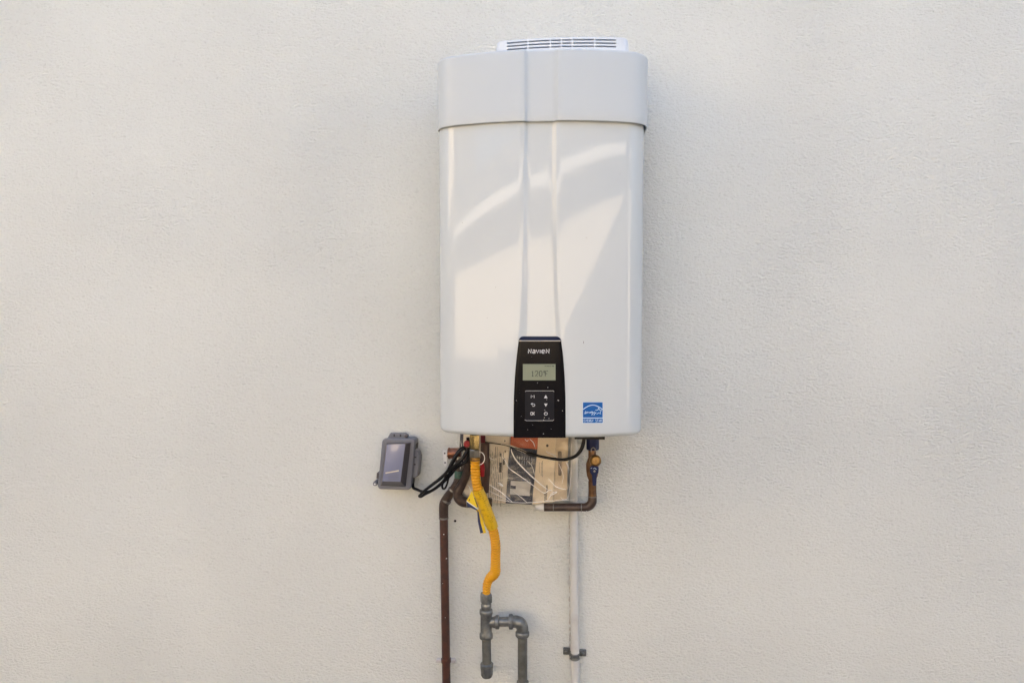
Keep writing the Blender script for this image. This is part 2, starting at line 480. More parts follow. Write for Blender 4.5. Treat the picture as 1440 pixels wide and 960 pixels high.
# vent grille on top
YG = -.262
gx0, gx1 = P(696, 60, YG).x, P(885.5, 60, YG).x
gcx = (gx0 + gx1) / 2
def gy(x): return YG + (x - gcx) ** 2 / (2 * .70)
zc = lambda py: P(790, py, YG).z
gz1 = zc(52.6); gzb = ZBT - .012
grille = None
def gstrip(mb, xa, xb, za, zb, y0=0, dep=.012, n=10):
    rows = []
    for k in range(n + 1):
        x = xa + (xb - xa) * k / n; y = gy(x) + y0
        rows.append([(x, y, za), (x, y, zb), (x, y + dep, zb), (x, y + dep, za)])
    b = len(mb.v); mb.grid(rows, closed=True)
    mb.f.append((b, b + 1, b + 2, b + 3)); e = b + n * 4; mb.f.append((e + 3, e + 2, e + 1, e)); return mb
sx0, sx1 = P(712.6, 60, YG).x, P(866.8, 56, YG).x
# slot heights (bottom, top) measured at the middle of the grille
s_rows = [(zc(57.7), zc(55.6)), (zc(62.3), zc(60.1)), (zc(66.9), zc(64.8))]
hood = thing  # noqa
gm = MB()
# frame: top cap with rounded shoulders, left and right cheeks
out = []
rr_ = .012
for sx, a0 in ((-1, 180), (1, 90)):
    cx_ = gx0 + rr_ if sx < 0 else gx1 - rr_
    out += [(cx_ + rr_ * math.cos(rad(a0 - 90 * k / 6)), gz1 - rr_ + rr_ * math.sin(rad(a0 - 90 * k / 6)) * 1.0) for k in range(7)]
def cheek(xa, xb):
    n = 10; rows = []
    for k in range(n + 1):
        x = xa + (xb - xa) * k / n
        zt = gz1
        for cx_, sg in ((gx0 + rr_, -1), (gx1 - rr_, 1)):
            if (x - cx_) * sg > 0: zt = gz1 - rr_ + math.sqrt(max(rr_ ** 2 - (x - cx_) ** 2, 0))
        edge_ = min(x - gx0, gx1 - x); yo = .012 * (1 - math.sqrt(max(0, 1 - (1 - min(edge_, .012) / .012) ** 2)))
        y = gy(x) + yo
        rows.append([(x, y, gzb), (x, y, zt - .0015), (x, y + .0015, zt), (x, -.09, zt), (x, -.09, gzb)])
    gm.grid(rows, closed=True)
cheek(gx0, sx0); cheek(sx1, gx1)
# lid over the slots
n = 16; rows = []
for k in range(n + 1):
    x = sx0 + (sx1 - sx0) * k / n
    rows.append([(x, gy(x), s_rows[0][1]), (x, gy(x), gz1 - .0015), (x, gy(x) + .0015, gz1), (x, -.09, gz1), (x, -.09, gz1 - .004), (x, gy(x) + .01, s_rows[0][1])])
gm.grid(rows, closed=True)
grille = gm.build('vent_hood', M_grille, heater, smooth=40)
for za, zb in ((s_rows[1][1], s_rows[0][0]), (s_rows[2][1], s_rows[1][0]), (gzb, s_rows[2][0])):
    gstrip(MB(), sx0, sx1, za, zb, dep=.010).build('slat', M_grille, grille)
for px in (742.3, 774, 789.6, 804.8, 836.5):
    x = P(px, 60, YG).x
    gstrip(MB(), x - .0015, x + .0015, gzb, gz1 - .003, y0=.0006, dep=.012, n=1).build('rib', M_grille, grille)
MB().box((sx0 - .002, YG + .035, gzb), (sx1 + .002, YG + .04, gz1 - .006)).build('vent_shade_sheet', M_slot, grille, smooth=0)  # dark sheet standing in for the shade behind the slots

# ---- control panel
def S(x): return prof.front(x)[0]
def onsurf(off):
    def fm(px, py):
        Y = YF
        for _ in range(6):
            p = P(px, py, Y); Y = S(p.x) - off
        return P(px, py, Y)
    return fm
PAN = .0022                                     # panel face stands this much proud of the cover
def pan_edges(py):
    ks = [(472.6, 730.5, 787.5), (478, 729.6, 789), (500, 726.7, 791.8), (530, 724, 794), (560, 722.6, 795.2), (590, 722.2, 795.4), (616.2, 722.2, 795.4)]
    for (ya, la, ra), (yb, lb, rb) in zip(ks, ks[1:]):
        if ya <= py <= yb:
            t = (py - ya) / (yb - ya); return la + (lb - la) * t, ra + (rb - ra) * t
    return ks[-1][1:]
pn = MB(); rows = []
ys = [478.6 + (615.3 - 478.6) * k / 24 for k in range(25)]
for py in ys:
    l, r = pan_edges(py)
    row = []
    fm = onsurf(PAN); fe = onsurf(PAN - .001); fb = onsurf(-.004)
    row.append(fb(l - .1, py)); row.append(fe(l, py))
    for k in range(17): row.append(fm(l + .7 + (r - l - 1.4) * k / 16, py))
    row.append(fe(r, py)); row.append(fb(r + .1, py))
    rows.append(row)
last = [Vector(p) + Vector((0, .012, 0)) for p in rows[-1]]
rows.append(last)
pn.grid(rows)
panel = pn.build('control_panel', M_panel, heater, smooth=50)
bz = MB(); rows = []
for k in range(17):
    t = k / 16; py = 478.8 - 6 * t
    l, r = pan_edges(max(py, 472.7))
    c_ = max(0, (479.2 - py - 1.2) / 5.2); ins = 5.5 * (1 - math.sqrt(max(0, 1 - c_ ** 2)))
    lo_, li_, ri_, ro_ = chan(P(760, py, YF).z)
    rw_ = []
    for j in range(29):
        q = onsurf(0)(l + ins + (r - l - 2 * ins) * j / 28, py)
        k_ = max(0, min(1, (q.x - lo_) / (li_ - lo_), (ro_ - q.x) / (ro_ - ri_)))
        rw_.append(onsurf((PAN - .0005) * (1 - t) + t * (.0004 - CD * k_))(l + ins + (r - l - 2 * ins) * j / 28, py))
    rows.append(rw_)
bz.grid(rows); bz.build('bezel', M_bezel, panel, smooth=40)
tl = MB(); stroke(tl, [(729.8 + k * 58.6 / 12, 479.1) for k in range(13)], 1.1, onsurf(PAN + .0004)); tl.build('edge_glint', M_warmline, panel)  # painted reflection along the bevel, a pale line rather than a trim piece
F3 = onsurf(PAN + .0005); F4 = onsurf(PAN + .0009)
# display
dp = MB(); x0, y0, x1, y1 = 735.3, 511.7, 781.2, 534.6
dr = [[F3(x0 + (x1 - x0) * i / 10, y0 + (y1 - y0) * j / 2) for i in range(11)] for j in range(3)]
dp.grid(dr); dp.build('display', M_lcd, panel)
# dot-style figures 120°F
dg = MB()
GL = {'1': [[(.2, .2), (.5, 0), (.5, 1)], [(.2, 1), (.8, 1)]],
      '2': [[(0, .2), (.2, 0), (.8, 0), (1, .2), (1, .4), (0, 1), (1, 1)]],
      '0': [[(.2, 0), (.8, 0), (1, .2), (1, .8), (.8, 1), (.2, 1), (0, .8), (0, .2), (.2, 0)]],
      'o': [[(.2, 0), (.6, 0), (.6, .3), (.2, .3), (.2, 0)]],
      'F': [[(0, 1), (0, 0), (1, 0)], [(0, .48), (.75, .48)]],
      'N': [[(0, 1), (0, 0), (1, 1), (1, 0)]],
      'A': [[(.1, .2), (.8, .2), (1, .35), (1, 1), (.15, 1), (0, .85), (.1, .62), (1, .62)]],
      'V': [[(0, .15), (.5, 1), (1, .15)]], 'I': [[(.5, .15), (.5, 1)]],
      'E': [[(0, .6), (1, .6), (1, .35), (.85, .2), (.15, .2), (0, .35), (0, .85), (.15, 1), (.95, 1)]],
      'O': [[(.15, 0), (.85, 0), (1, .15), (1, .85), (.85, 1), (.15, 1), (0, .85), (0, .15), (.15, 0)]],
      'K': [[(0, 0), (0, 1)], [(1, 0), (.08, .5), (1, 1)]],
      'M': [[(0, 1), (0, 0), (.5, .5), (1, 0), (1, 1)]],
      'e': [[(1, 0), (0, 0), (0, 1), (1, 1)], [(0, .5), (.8, .5)]],
      'R': [[(0, 1), (0, 0), (1, 0), (1, .5), (0, .5)], [(.4, .5), (1, 1)]],
      'G': [[(1, 0), (0, 0), (0, 1), (1, 1), (1, .5), (.5, .5)]],
      'Y': [[(0, 0), (.5, .5), (1, 0)], [(.5, .5), (.5, 1)]],
      'S': [[(1, 0), (0, 0), (0, .5), (1, .5), (1, 1), (0, 1)]],
      'T': [[(0, 0), (1, 0)], [(.5, 0), (.5, 1)]],
      'a': [[(0, 1), (.5, 0), (1, 1)], [(.25, .65), (.75, .65)]]}
def glyph(mb, ch, x, y, w, h, lw, fm):
    for st in GL[ch]:
        stroke(mb, [(x + u * w, y + v * h) for u, v in st], lw, fm)
for ch, x in zip('120oF', (747.2, 752.6, 758.4, 763.9, 766.8)): glyph(dg, ch, x, 521.6, 3.8, 7.2, .9, F4)
dg.build('temperature_reading', M_ink, panel)
sm = MB()
for k, w in enumerate((1.1, .8, 1.2, .9, 1.1, .7, 1.3, 1)): stroke(sm, [(766 + k * 1.7, 514.6), (766 + k * 1.7 + w, 514.6)], 1.2 + .4 * (k % 2), F4)
sm.build('status_line', M_ink, panel)
# brand lettering
lg = MB()
for ch, x, w in (('N', 743.0, 4.0), ('A', 749.0, 3.4), ('V', 754.0, 3.8), ('I', 759.1, 1.0), ('E', 762.0, 3.7), ('N', 768.0, 4.2)):
    a, h_ = (490.8, 5.6)
    glyph(lg, ch, x, a, w, h_, .95 if ch == 'N' else .74, F3)
lg.build('brand_lettering', M_print, panel)
# keypad
kp = MB(); kp.grid([[onsurf(PAN + .0002)(738.2 + 41.2 * i / 12, 549.2 + 42 * j) for i in range(13)] for j in (0, 1)])
kpo = kp.build('keypad', M_key, panel)
kl = MB(); stroke(kl, [(738.6, 550.6)] + [(739.5 + 38.5 * i / 8, 549.3) for i in range(9)] + [(779.2, 550.4)], .5, F3); kl.build('keypad_edge', M_grey, panel); kl = MB(); stroke(kl, [(738.0, 590)] + [(740.5 + 36.5 * i / 8, 591.2) for i in range(9)] + [(779, 589.8)], .55, F3)
kl.build('keypad_edge', M_grey, panel)
ic = MB(); glyph(ic, 'M', 746.9, 555.4, 4.3, 3.9, .8, F4); ic.build('menu_symbol', M_sym, panel)
ic = MB(); stroke(ic, [(747.2, 567.7), (751.3, 567.7), (752.2, 569.2), (751.3, 570.9), (748.6, 570.9)], .8, F4); patch(ic, [(746.2, 567.7), (748.8, 565.9), (748.8, 569.5)], F4); ic.build('back_symbol', M_sym, panel)
ic = MB(); glyph(ic, 'O', 746.4, 579.2, 2.3, 4.0, .75, F4); glyph(ic, 'K', 749.7, 579.2, 2.2, 4.0, .75, F4); ic.build('ok_symbol', M_sym, panel)
ic = MB(); patch(ic, [(765.0, 559.6), (767.5, 555.0), (770.0, 559.6)], F4); ic.build('up_symbol', M_sym, panel)
ic = MB(); patch(ic, [(765.2, 567.2), (770.0, 567.2), (767.6, 571.6)], F4); ic.build('down_symbol', M_sym, panel)
ic = MB(); stroke(ic, arc_pts((767.6, 581.3), 2.2, -55, 235, 14), .75, F4); stroke(ic, [(767.6, 578.3), (767.6, 581.2)], .75, F4); ic.build('power_symbol', M_sym, panel)
# dust and splashes on the panel
ds = MB()
for x, y, s in ((770.4, 544.6, .5), (785.5, 562.8, .6), (784.5, 562.6, .5), (768.8, 561.6, .45), (766.0, 576.3, .5), (765.5, 587.0, .5), (764.6, 590.4, .6), (764.2, 609.6, .55), (791, 577.4, .4), (726, 563, .45), (772, 588, .5), (756, 538, .35), (749, 597, .3), (779, 531, .3), (742, 604, .3), (775, 603, .3), (733, 585, .3)):
    patch(ds, arc_pts((x, y), s, 0, 330, 8), F4)
for _ in range(4):
    x = random.uniform(726, 792); y = random.uniform(482, 612)
    patch(ds, arc_pts((x, y), random.uniform(.12, .22), 0, 300, 5), F4)
ds.build('dust_specks', M_grey, panel, smooth=0)['kind'] = 'stuff'
# specks of dirt on the white cover
dd = MB(); fc = onsurf(.0004)
stroke(dd, [(821.0, 479.4), (820.5, 481.0), (820.6, 483)], .6, fc)
for x, y, s in ((824.8, 334.4, .5), (697, 404, .4), (685, 447, .4), (650, 313, .4), (872, 245, .3), (840, 520, .3), (660, 560, .3)):
    patch(dd, arc_pts((x, y), s, 0, 330, 8), fc)
dd.build('dirt_specks', M_inkp, cover, smooth=0)['kind'] = 'stuff'

# ---- efficiency label
E1, E2 = onsurf(.0005), onsurf(.0009)
lb = MB(); lx0, ly0, lx1, ly1 = 819.3, 565.0, 848.0, 594.8
lb.grid([[onsurf(.0003)(lx0 + (lx1 - lx0) * i / 4, ly0 + (ly1 - ly0) * j) for i in range(5)] for j in (0, 1)])
label = lb.build('efficiency_label', M_lprint, heater, smooth=0)
lb = MB(); lb.grid([[E1(819.8 + 27.7 * i / 4, 565.4 + 21.5 * j) for i in range(5)] for j in (0, 1)])
lb.grid([[E1(819.8 + 27.7 * i / 4, 588.0 + 6.3 * j) for i in range(5)] for j in (0, 1)])
lb.build('blue_field', M_blue, label, smooth=0)
le = MB()
stroke(le, [(819.9 + 27.5 * k / 16, 575.5 - 7.9 * math.sin(math.pi * (k / 16 * .86 + .07)) + 1.7) for k in range(17)], 1.0, E2)
star = []
for k in range(10):
    a = rad(-90 + 36 * k); r_ = 4.9 if k % 2 == 0 else 2.1
    star.append((842.0 + r_ * math.cos(a), 578.0 + r_ * math.sin(a)))
stroke(le, star[:7] , .75, E2); stroke(le, [star[9], star[0]], .75, E2); stroke(le, [star[8], star[9]], .75, E2)
scr = [(821.6, 581.4), (823.2, 581.2), (824.8, 578.6), (823.6, 577.8), (822.4, 580.2), (824.0, 581.3), (825.8, 579.6), (826.2, 578.4), (826.4, 580.8), (827.6, 578.9), (828.4, 578.9), (828.4, 580.8), (829.8, 579.2),
       (831.0, 578.6), (829.9, 580.5), (831.2, 580.6), (832.2, 578.6), (831.6, 578.2), (832.4, 580.2), (833.8, 578.6), (833.0, 578.2), (832.6, 580.0), (834.2, 579.4), (832.6, 583.2), (831.8, 583.2), (834.6, 580.2), (836.4, 578.2), (835.6, 580.2), (837.2, 579.8), (835.4, 583.4), (834.8, 583.2), (838.4, 579.4)]
stroke(le, scr, .6, E2)
for k, ch in enumerate('eNeRGY STaR'):
    if ch != ' ': glyph(le, ch, 821.2 + k * 2.32, 589.4, 1.55, 3.5, .5, E2)
le.build('label_print', M_lprint, label, smooth=0)

# underside: bottom plate and connection stubs
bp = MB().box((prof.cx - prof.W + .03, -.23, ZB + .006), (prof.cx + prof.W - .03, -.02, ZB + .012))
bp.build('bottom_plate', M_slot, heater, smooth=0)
bl = MB(); a = P(806, 616.5, -.17); b = P(850, 616.5, -.17)
bl.box((a.x + .003, -.19, P(820, 617.4, -.19).z), (b.x, -.14, ZB + .008)); bl.build('underside_strip', M_black, heater, smooth=0)  # thin black strip below the bottom edge

# ------------------------------------------------------------------ weatherproof outlet box
ob = thing('outlet_box', 'grey weatherproof outlet box with smoked raised cover beside the black cord', 'outlet box', P(560, 650, 0))
def bq(u, v, Y, quad):                          # u right, v down inside a measured quad
    (ax, ay), (bx, by), (cx, cy), (dx, dy) = quad
    px = ax * (1 - u) * (1 - v) + bx * u * (1 - v) + cx * u * v + dx * (1 - u) * v
    py = ay * (1 - u) * (1 - v) + by * u * (1 - v) + cy * u * v + dy * (1 - u) * v
    return P(px, py, Y)
Q = ((537.6, 616.2), (584.3, 616.8), (578.0, 688.6), (530.6, 687.6))
def flat(pts_uv, Y): return [bq(u, v, Y, Q) for u, v in pts_uv]
def ruv(u0, v0, u1, v1, r, asp=46 / 71.):
    pts = rrect(u0 * 46, v0 * 71, u1 * 46, v1 * 71, r, 4); return [(x / 46, y / 71) for x, y in pts]
def back_of(pts, dy): return [p + Vector((0, dy, 0)) for p in pts]
def drop(pts, Y): return [Vector((p.x, Y, p.z)) for p in pts]
# the lid outline is measured at the lid's own depth; parts behind it keep their real x and z
lid = flat(ruv(0, 0, 1, 1, 5), -.050)
m_ = MB(); m_.prism(lid, drop(lid, -.038)); m_.build('lid', M_boxg, ob, bevel=.003)
cen = sum(lid, Vector()) / len(lid)
bs = [cen + (p - cen) * .965 for p in lid]
m_ = MB(); m_.prism(drop(bs, -.037), drop(bs, -.001)); base = m_.build('base', M_boxg, ob, bevel=.002)
# raised smoked window: frustum with two dark bevels showing right and below
o4 = [bq(u, v, -.0502, Q) for u, v in ((.13, .085), (.865, .075), (.835, .935), (.085, .93))]
i4 = [bq(u, v, -.078, Q) for u, v in ((.155, .115), (.71, .10), (.665, .845), (.125, .84))]
fz = MB(); fz.add(i4 + o4, [(0, 1, 5, 4), (1, 2, 6, 5), (2, 3, 7, 6), (3, 0, 4, 7)]); fz.build('window_bevel', M_boxd, ob, smooth=0, bevel=0)
fz = MB()
gr = []
for j in range(9):
    v = j / 8
    gr.append([i4[0].lerp(i4[1], u / 6).lerp(i4[3].lerp(i4[2], u / 6), v) + Vector((0, -.004 * math.sin(math.pi * u / 6) * math.sin(math.pi * v) - .0002, 0)) for u in range(7)])
fz.grid(gr); fz.build('smoked_window', M_lens, ob, smooth=60)
gl_ = MB()
def wq(px, py): p = P(px, py, -.0845); return p
stroke(gl_, [(542.0, 664.8), (550, 663.4), (560.8, 661.4)], 1.9, wq)
gl_.build('window_highlight', mat('painted_highlight', (.62, .58, .52), .3, metal=.4), ob)  # highlight on the smoked window, painted as a pale stroke
gl_ = MB()
for yy in (668.8, 671.2, 673.5): stroke(gl_, [(546, yy), (561, yy - .6)], .45, wq)
gl_.build('moulded_text', mat('moulded', (.15, .16, .18), .5), ob)['kind'] = 'stuff'
# top flange and hinge side
fl = flat([(.17, .03), (.17, -.03), (.21, -.10), (.69, -.10), (.73, -.03), (.73, .03)], -.034)
m_ = MB(); m_.prism(fl, drop(fl, -.018)); m_.build('top_flange', M_boxg, ob, bevel=.0015)
for u in (.35, .54):
    p = bq(u, -.063, -.0345, Q); m_ = MB(); m_.box((p.x - .0016, p.y - .001, p.z - .003), (p.x + .0016, p.y + .004, p.z + .003)); m_.build('slot', M_dark, ob, smooth=0)
p = bq(.715, -.05, -.035, Q); m_ = MB(); lathe(m_, p + Vector((0, -.003, 0)), p + Vector((0, .012, 0)), [(0, .002), (.1, .0045), (1, .0045)], 14); m_.build('screw', M_boxd, ob)
hg = flat([(.98, .20), (1.10, .23), (1.16, .30), (1.165, .72), (1.09, .765), (.99, .76)], -.040)
m_ = MB(); m_.prism(hg, drop(hg, -.012)); m_.build('hinge', M_boxg, ob, bevel=.002)
for v in (.36, .50):
    p = bq(1.035, v, -.0415, Q); m_ = MB(); m_.box((p.x - .003, p.y - .0008, p.z - .0014), (p.x + .003, p.y + .004, p.z + .0014)); m_.build('slot', M_dark, ob, smooth=0)
hb = flat([(1.14, .27), (1.20, .33), (1.20, .70), (1.13, .755)], -.02)
m_ = MB(); m_.prism(hb, drop(hb, -.002)); m_.build('hinge_back', M_boxd, ob, bevel=.001)
for a0, a1 in (((.965, .10), (1.03, .22)), ((.965, .765), (1.02, .93))):
    q = flat([(a0[0], a0[1]), (a1[0], a0[1] + .01), (a1[0], a1[1]), (a0[0], a1[1])], -.036)
    m_ = MB(); m_.prism(q, drop(q, -.005)); m_.build('side_recess', M_black, ob, smooth=0)
q = flat([(-.06, .68), (.01, .68), (.01, .79), (-.06, .79)], -.036)
m_ = MB(); m_.prism(q, drop(q, -.01)); m_.build('latch', M_boxd, ob, smooth=0)
p = bq(-.055, .875, -.03, Q)
m_ = MB(); lathe(m_, p + Vector((0, -.012, 0)), p + Vector((0, .02, 0)), [(0, .0052), (.15, .0062), (1, .0062)], 18); m_.build('screw_boss', M_boxg, ob)
m_ = MB(); lathe(m_, p + Vector((0, -.0135, 0)), p + Vector((0, 0, 0)), [(0, .0022), (1, .0026)], 12); m_.build('screw', M_white, ob)

# ------------------------------------------------------------------ pipes
def px_path(pts, n=8):                          # (px, py, Y, radius px)
    w = [P(a, b, y) for a, b, y, r in pts]
    return smooth_path(w, n, [mm(r, y) for a, b, y, r in pts])
def pipe(mb, pts, n=8, seg=20):
    pa, ro = px_path(pts, n); return tube(mb, pa, ro, seg)
def straight(mb, a, b, r, Y, Y2=None, seg=20):
    Y2 = Y if Y2 is None else Y2
    return lathe(mb, P(*a, Y), P(*b, Y2), [(0, mm(r, Y)), (1, mm(r, Y2))], seg)
def ring(mb, a, b, prof_px, Y, seg=24, phase=0, Y2=None):
    Y2 = Y if Y2 is None else Y2
    return lathe(mb, P(*a, Y), P(*b, Y2), [(f, mm(r, Y)) for f, r in prof_px], seg, phase)
lip = [(0, .8), (.08, .97), (.25, 1), (.75, 1), (.92, .97), (1, .8)]
def band_prof(r): return [(f, r * k) for f, k in lip]

# --- brown relief pipe on the left
bpz = thing('brown_drain_pipe', 'long brown painted copper pipe running down the wall below outlet box cord', 'pipe', P(624, 960, -.03))
m_ = MB(); straight(m_, (628.6, 1010), (623.9, 722), 6.1, -.03); m_.build('pipe', M_brown, bpz)
m_ = MB(); pipe(m_, [(624.0, 728, -.03, 6.6), (623.8, 716, -.031, 6.8), (624.6, 708, -.033, 6.9), (628.6, 700, -.036, 6.8), (634, 692.5, -.04, 6.3), (640, 684, -.046, 6.0), (643.8, 676, -.052, 6.0), (645.4, 668, -.056, 5.9), (645.8, 640, -.06, 5.9)], 6)
m_.build('elbow', M_tarn, bpz)
for a, b, r, Y in (((623.95, 729.5), (623.9, 726.5), 7.0, -.03), ((626.4, 705.2), (628.4, 702.0), 7.35, -.0345), ((635.5, 690.3), (637.2, 687.6), 6.8, -.0425)):
    m_ = MB(); ring(m_, a, b, band_prof(r), Y); m_.build('solder_ring', M_solder, bpz)
m_ = MB(); ring(m_, (645.2, 671.5), (645.6, 661.5), [(0, 6.2), (.1, 6.5), (.85, 6.7), (1, 6.0)], -.0575); m_.build('green_tape', M_green, bpz)
m_ = MB(); ring(m_, (630.0, 637.2), (648, 636.6), [(0, 6.5), (.03, 8.0), (.14, 8.4), (.18, 7.6), (.25, 7.7), (1, 7.4)], -.06, 24); m_.build('copper_cap', M_copper, bpz)
cl = MB(); ring(cl, (627.3, 931), (627.15, 924.2), band_prof(7.2), -.03); clamp = cl.build('pipe_clamp', M_brown, bpz)
for px, s in ((618.3, -1), (636.3, 1)):
    c = P(px, 927.6, -.006); m_ = MB(); m_.box((c.x - .0085, -.012, c.z - .0045), (c.x + .0085, -.001, c.z + .0045)); m_.build('clamp_ear', M_wall if False else mat('painted_ear', (.62, .60, .60), .6), bpz, bevel=.002)
m_ = MB()
for x, y, s in ((624.0, 751, .8), (627.6, 785, .7), (626, 868, .4), (622.5, 820, .35)):
    c = P(x, y, -.0415); lathe(m_, c, c + Vector((0, .006, 0)), [(0, mm(s)), (1, mm(s))], 8)
m_.build('paint_drops', M_white, bpz)['kind'] = 'stuff'

# --- left water pipe with red valve, elbow turning into the wall behind the hose
wl = thing('hot_water_pipe', 'dark copper pipe elbow with red handled valve behind the yellow hose', 'pipe', P(652, 705, -.07))
m_ = MB(); pipe(m_, [(692, 705.6, -.062, 6.4), (672, 706.2, -.064, 6.6), (660, 706.2, -.066, 7.2), (651, 704.8, -.068, 7.5), (645.0, 699.5, -.07, 7.4), (644.2, 692, -.072, 6.8), (650.0, 680, -.074, 6.0), (656.5, 664, -.08, 5.8), (658, 640, -.085, 5.8)], 6)
m_.build('pipe', M_tarn, wl)
m_ = MB(); ring(m_, (656.6, 706.2), (657.8, 706.2), band_prof(7.6), -.0665); m_.build('solder_ring', M_solder, wl)
m_ = MB(); ring(m_, (682, 692), (682, 622), [(0, 5.5), (.06, 6.0), (.3, 6.2), (.35, 7.3), (.65, 7.5), (.7, 6.4), (1, 6.0)], -.09); vb = m_.build('valve_body', mat('dark_bronze', (.07, .04, .03), .45, metal=.3), wl)
m_ = MB(); pipe(m_, [(678.0, 651, -.112, 2.2), (678.0, 655, -.116, 3.4), (678.0, 660, -.118, 4.0), (677.6, 669, -.118, 3.6)], 5); m_.build('red_handle', M_red, wl)
m_ = MB(); ring(m_, (679.5, 634), (679, 612), [(0, 2.6), (.1, 3.4), (1, 3.4)], -.09); m_.build('shaded_handle_top', mat('shaded_red', (.12, .004, .008), .5), wl)  # upper end of the red handle, its shade put into a darker red
m_ = MB(); lathe(m_, P(657, 624, -.15), P(657, 624, -.12), [(0, mm(4.0, -.15)), (.2, mm(5.4, -.15)), (1, mm(5.4, -.15))], 20); m_.build('red_knob', M_red, wl)

# --- right water pipe with brass valve and navy lever
wr = thing('cold_water_pipe', 'dark copper pipe elbow below brass valve with navy lever handle', 'pipe', P(833, 712, -.07))
m_ = MB(); pipe(m_, [(765, 712.8, -.065, 5.7), (817, 712.8, -.065, 5.7), (824, 712.6, -.065, 6.1), (829.2, 710.4, -.065, 6.5), (832.6, 705.4, -.065, 6.5), (833.1, 699, -.065, 6.1), (833.1, 690, -.065, 5.7), (832.8, 676, -.065, 5.6)], 6)
m_.build('pipe', M_tarn, wr)
for a, b, r in (((777.6, 712.8), (778.8, 712.8), 6.25), ((816.8, 712.8), (818.2, 712.8), 6.35), ((833.1, 698.4), (833.1, 696.8), 6.5)):
    m_ = MB(); ring(m_, a, b, band_prof(r), -.065); m_.build('solder_ring', M_solder, wr)
m_ = MB(); ring(m_, (771.5, 713), (752.5, 712.4), [(0, 5.2), (.06, 5.9), (.45, 5.6), (.75, 4.2), (.93, 2.6), (1, 1)], -.062); m_.build('white_sealant', M_seal, wr)
m_ = MB(); ring(m_, (832.9, 697), (832.7, 624), [(0, 5.3), (.30, 5.3), (.36, 7.0), (.40, 8.2), (.50, 9.2), (.62, 9.4), (.68, 7.6), (.74, 5.9), (1, 5.5)], -.075, 8, phase=.39); vb2 = m_.build('valve_body', M_vbrass, wr)
m_ = MB(); ring(m_, (833.5, 632), (833.5, 613), [(0, 8.2), (.1, 8.8), (1, 8.8)], -.085, 6, phase=.5); m_.build('navy_collar', M_vnavy, wr)
m_ = MB(); lathe(m_, P(837.6, 647.6, -.13), P(836.5, 647.0, -.085), [(0, .003), (.0, mm(5.2, -.13)), (.08, mm(7.4, -.13)), (.25, mm(8.4, -.13)), (.55, mm(8.5, -.13)), (.6, mm(5, -.13)), (1, mm(5, -.13))], 28); cap = m_.build('brass_cap', M_brass, wr)
m_ = MB(); lathe(m_, P(837.6, 647.6, -.1335), P(837.6, 647.6, -.129), [(0, mm(2.4, -.13)), (1, mm(2.8, -.13))], 6); m_.build('cap_boss', M_brass, cap)
pts = [(834.2 + 3.0 * math.cos(t), 633.8 - 4.6 * math.sin(t)) for t in [math.pi * 1.08 - k * math.pi * 1.16 / 12 for k in range(13)]]
m_ = MB(); tube(m_, [P(a, b, -.118) for a, b in pts], mm(.75, -.118), 8); m_.build('lock_ring', M_solder, wr)
hd = [(829.6, 656.5), (833, 654.8), (839.5, 655), (842.2, 657.5), (841.6, 664.5), (839.4, 667.4), (838.6, 681.5), (836.4, 683.0), (833.2, 682.4), (832.6, 668), (829.8, 664)]
m_ = MB(); f_ = [P(a, b, -.128) for a, b in hd]; m_.prism(f_, [p + Vector((0, .008, 0)) for p in f_]); hnd = m_.build('lever_handle', M_vnavy, wr, bevel=.0015)
m_ = MB()
lathe(m_, P(836.0, 662.2, -.131), P(836.0, 662.2, -.126), [(0, mm(1.3)), (1, mm(1.5))], 10); m_.build('lever_bolt', M_solder, wr)
m_ = MB(); f3 = lambda a, b: P(a, b, -.1284)
stroke(m_, [(830.6, 658.2), (832.4, 657.6)], .8, f3); stroke(m_, [(834.6, 658.8), (836.2, 657.4), (837.8, 658.8), (838.8, 659.4)], .7, f3); m_.build('lever_mark', M_lprint, hnd)

# --- flexible gas hose
gh = thing('gas_hose', 'yellow corrugated flexible gas hose hanging from the heater to grey steel pipe', 'hose', P(684, 835, -.06))
hp = [(668.3, 644, -.150, 7), (668.3, 660, -.150, 7), (669.4, 675, -.149, 7), (672.5, 689, -.146, 7), (680, 709, -.138, 7), (688.3, 730, -.126, 7), (694.2, 748, -.115, 7), (697.0, 766, -.103, 7),
      (696.8, 784, -.092, 7), (696.8, 797, -.082, 7), (695.0, 805, -.076, 7), (688.6, 812.5, -.068, 6.8), (684.8, 822, -.064, 6.2), (684.2, 834, -.06, 5.6)]
pa, ro = px_path(hp, 40)
L_ = [0]
for a, b in zip(pa, pa[1:]): L_.append(L_[-1] + (b - a).length)
pitch = mm(4.3, -.13)
rr2 = [r * (1 + .095 * math.copysign(abs(math.sin(math.pi * 2 * l / pitch / 1)) ** .6, math.sin(2 * math.pi * l / pitch))) * .93 for r, l in zip(ro, L_)]
# resample evenly
def resample(pa, rr, step):
    out, o2 = [pa[0]], [0]; d = 0; acc = step
    for i in range(len(pa) - 1):
        l = (pa[i + 1] - pa[i]).length
        while acc <= d + l:
            out.append(pa[i].lerp(pa[i + 1], (acc - d) / l)); o2.append(acc); acc += step
        d += l
    return out, o2
pe, le_ = resample(pa, ro, pitch / 10)
def r_at(l):
    for i in range(len(L_) - 1):
        if L_[i] <= l <= L_[i + 1]: return ro[i]
    return ro[-1]
rr3 = [r_at(l) * (.74 + .26 * abs(math.cos(math.pi * l / pitch)) ** .5) for l in le_]
m_ = MB(); tube(m_, pe, rr3, 24); hose = m_.build('corrugated_hose', M_hose, gh, smooth=80)
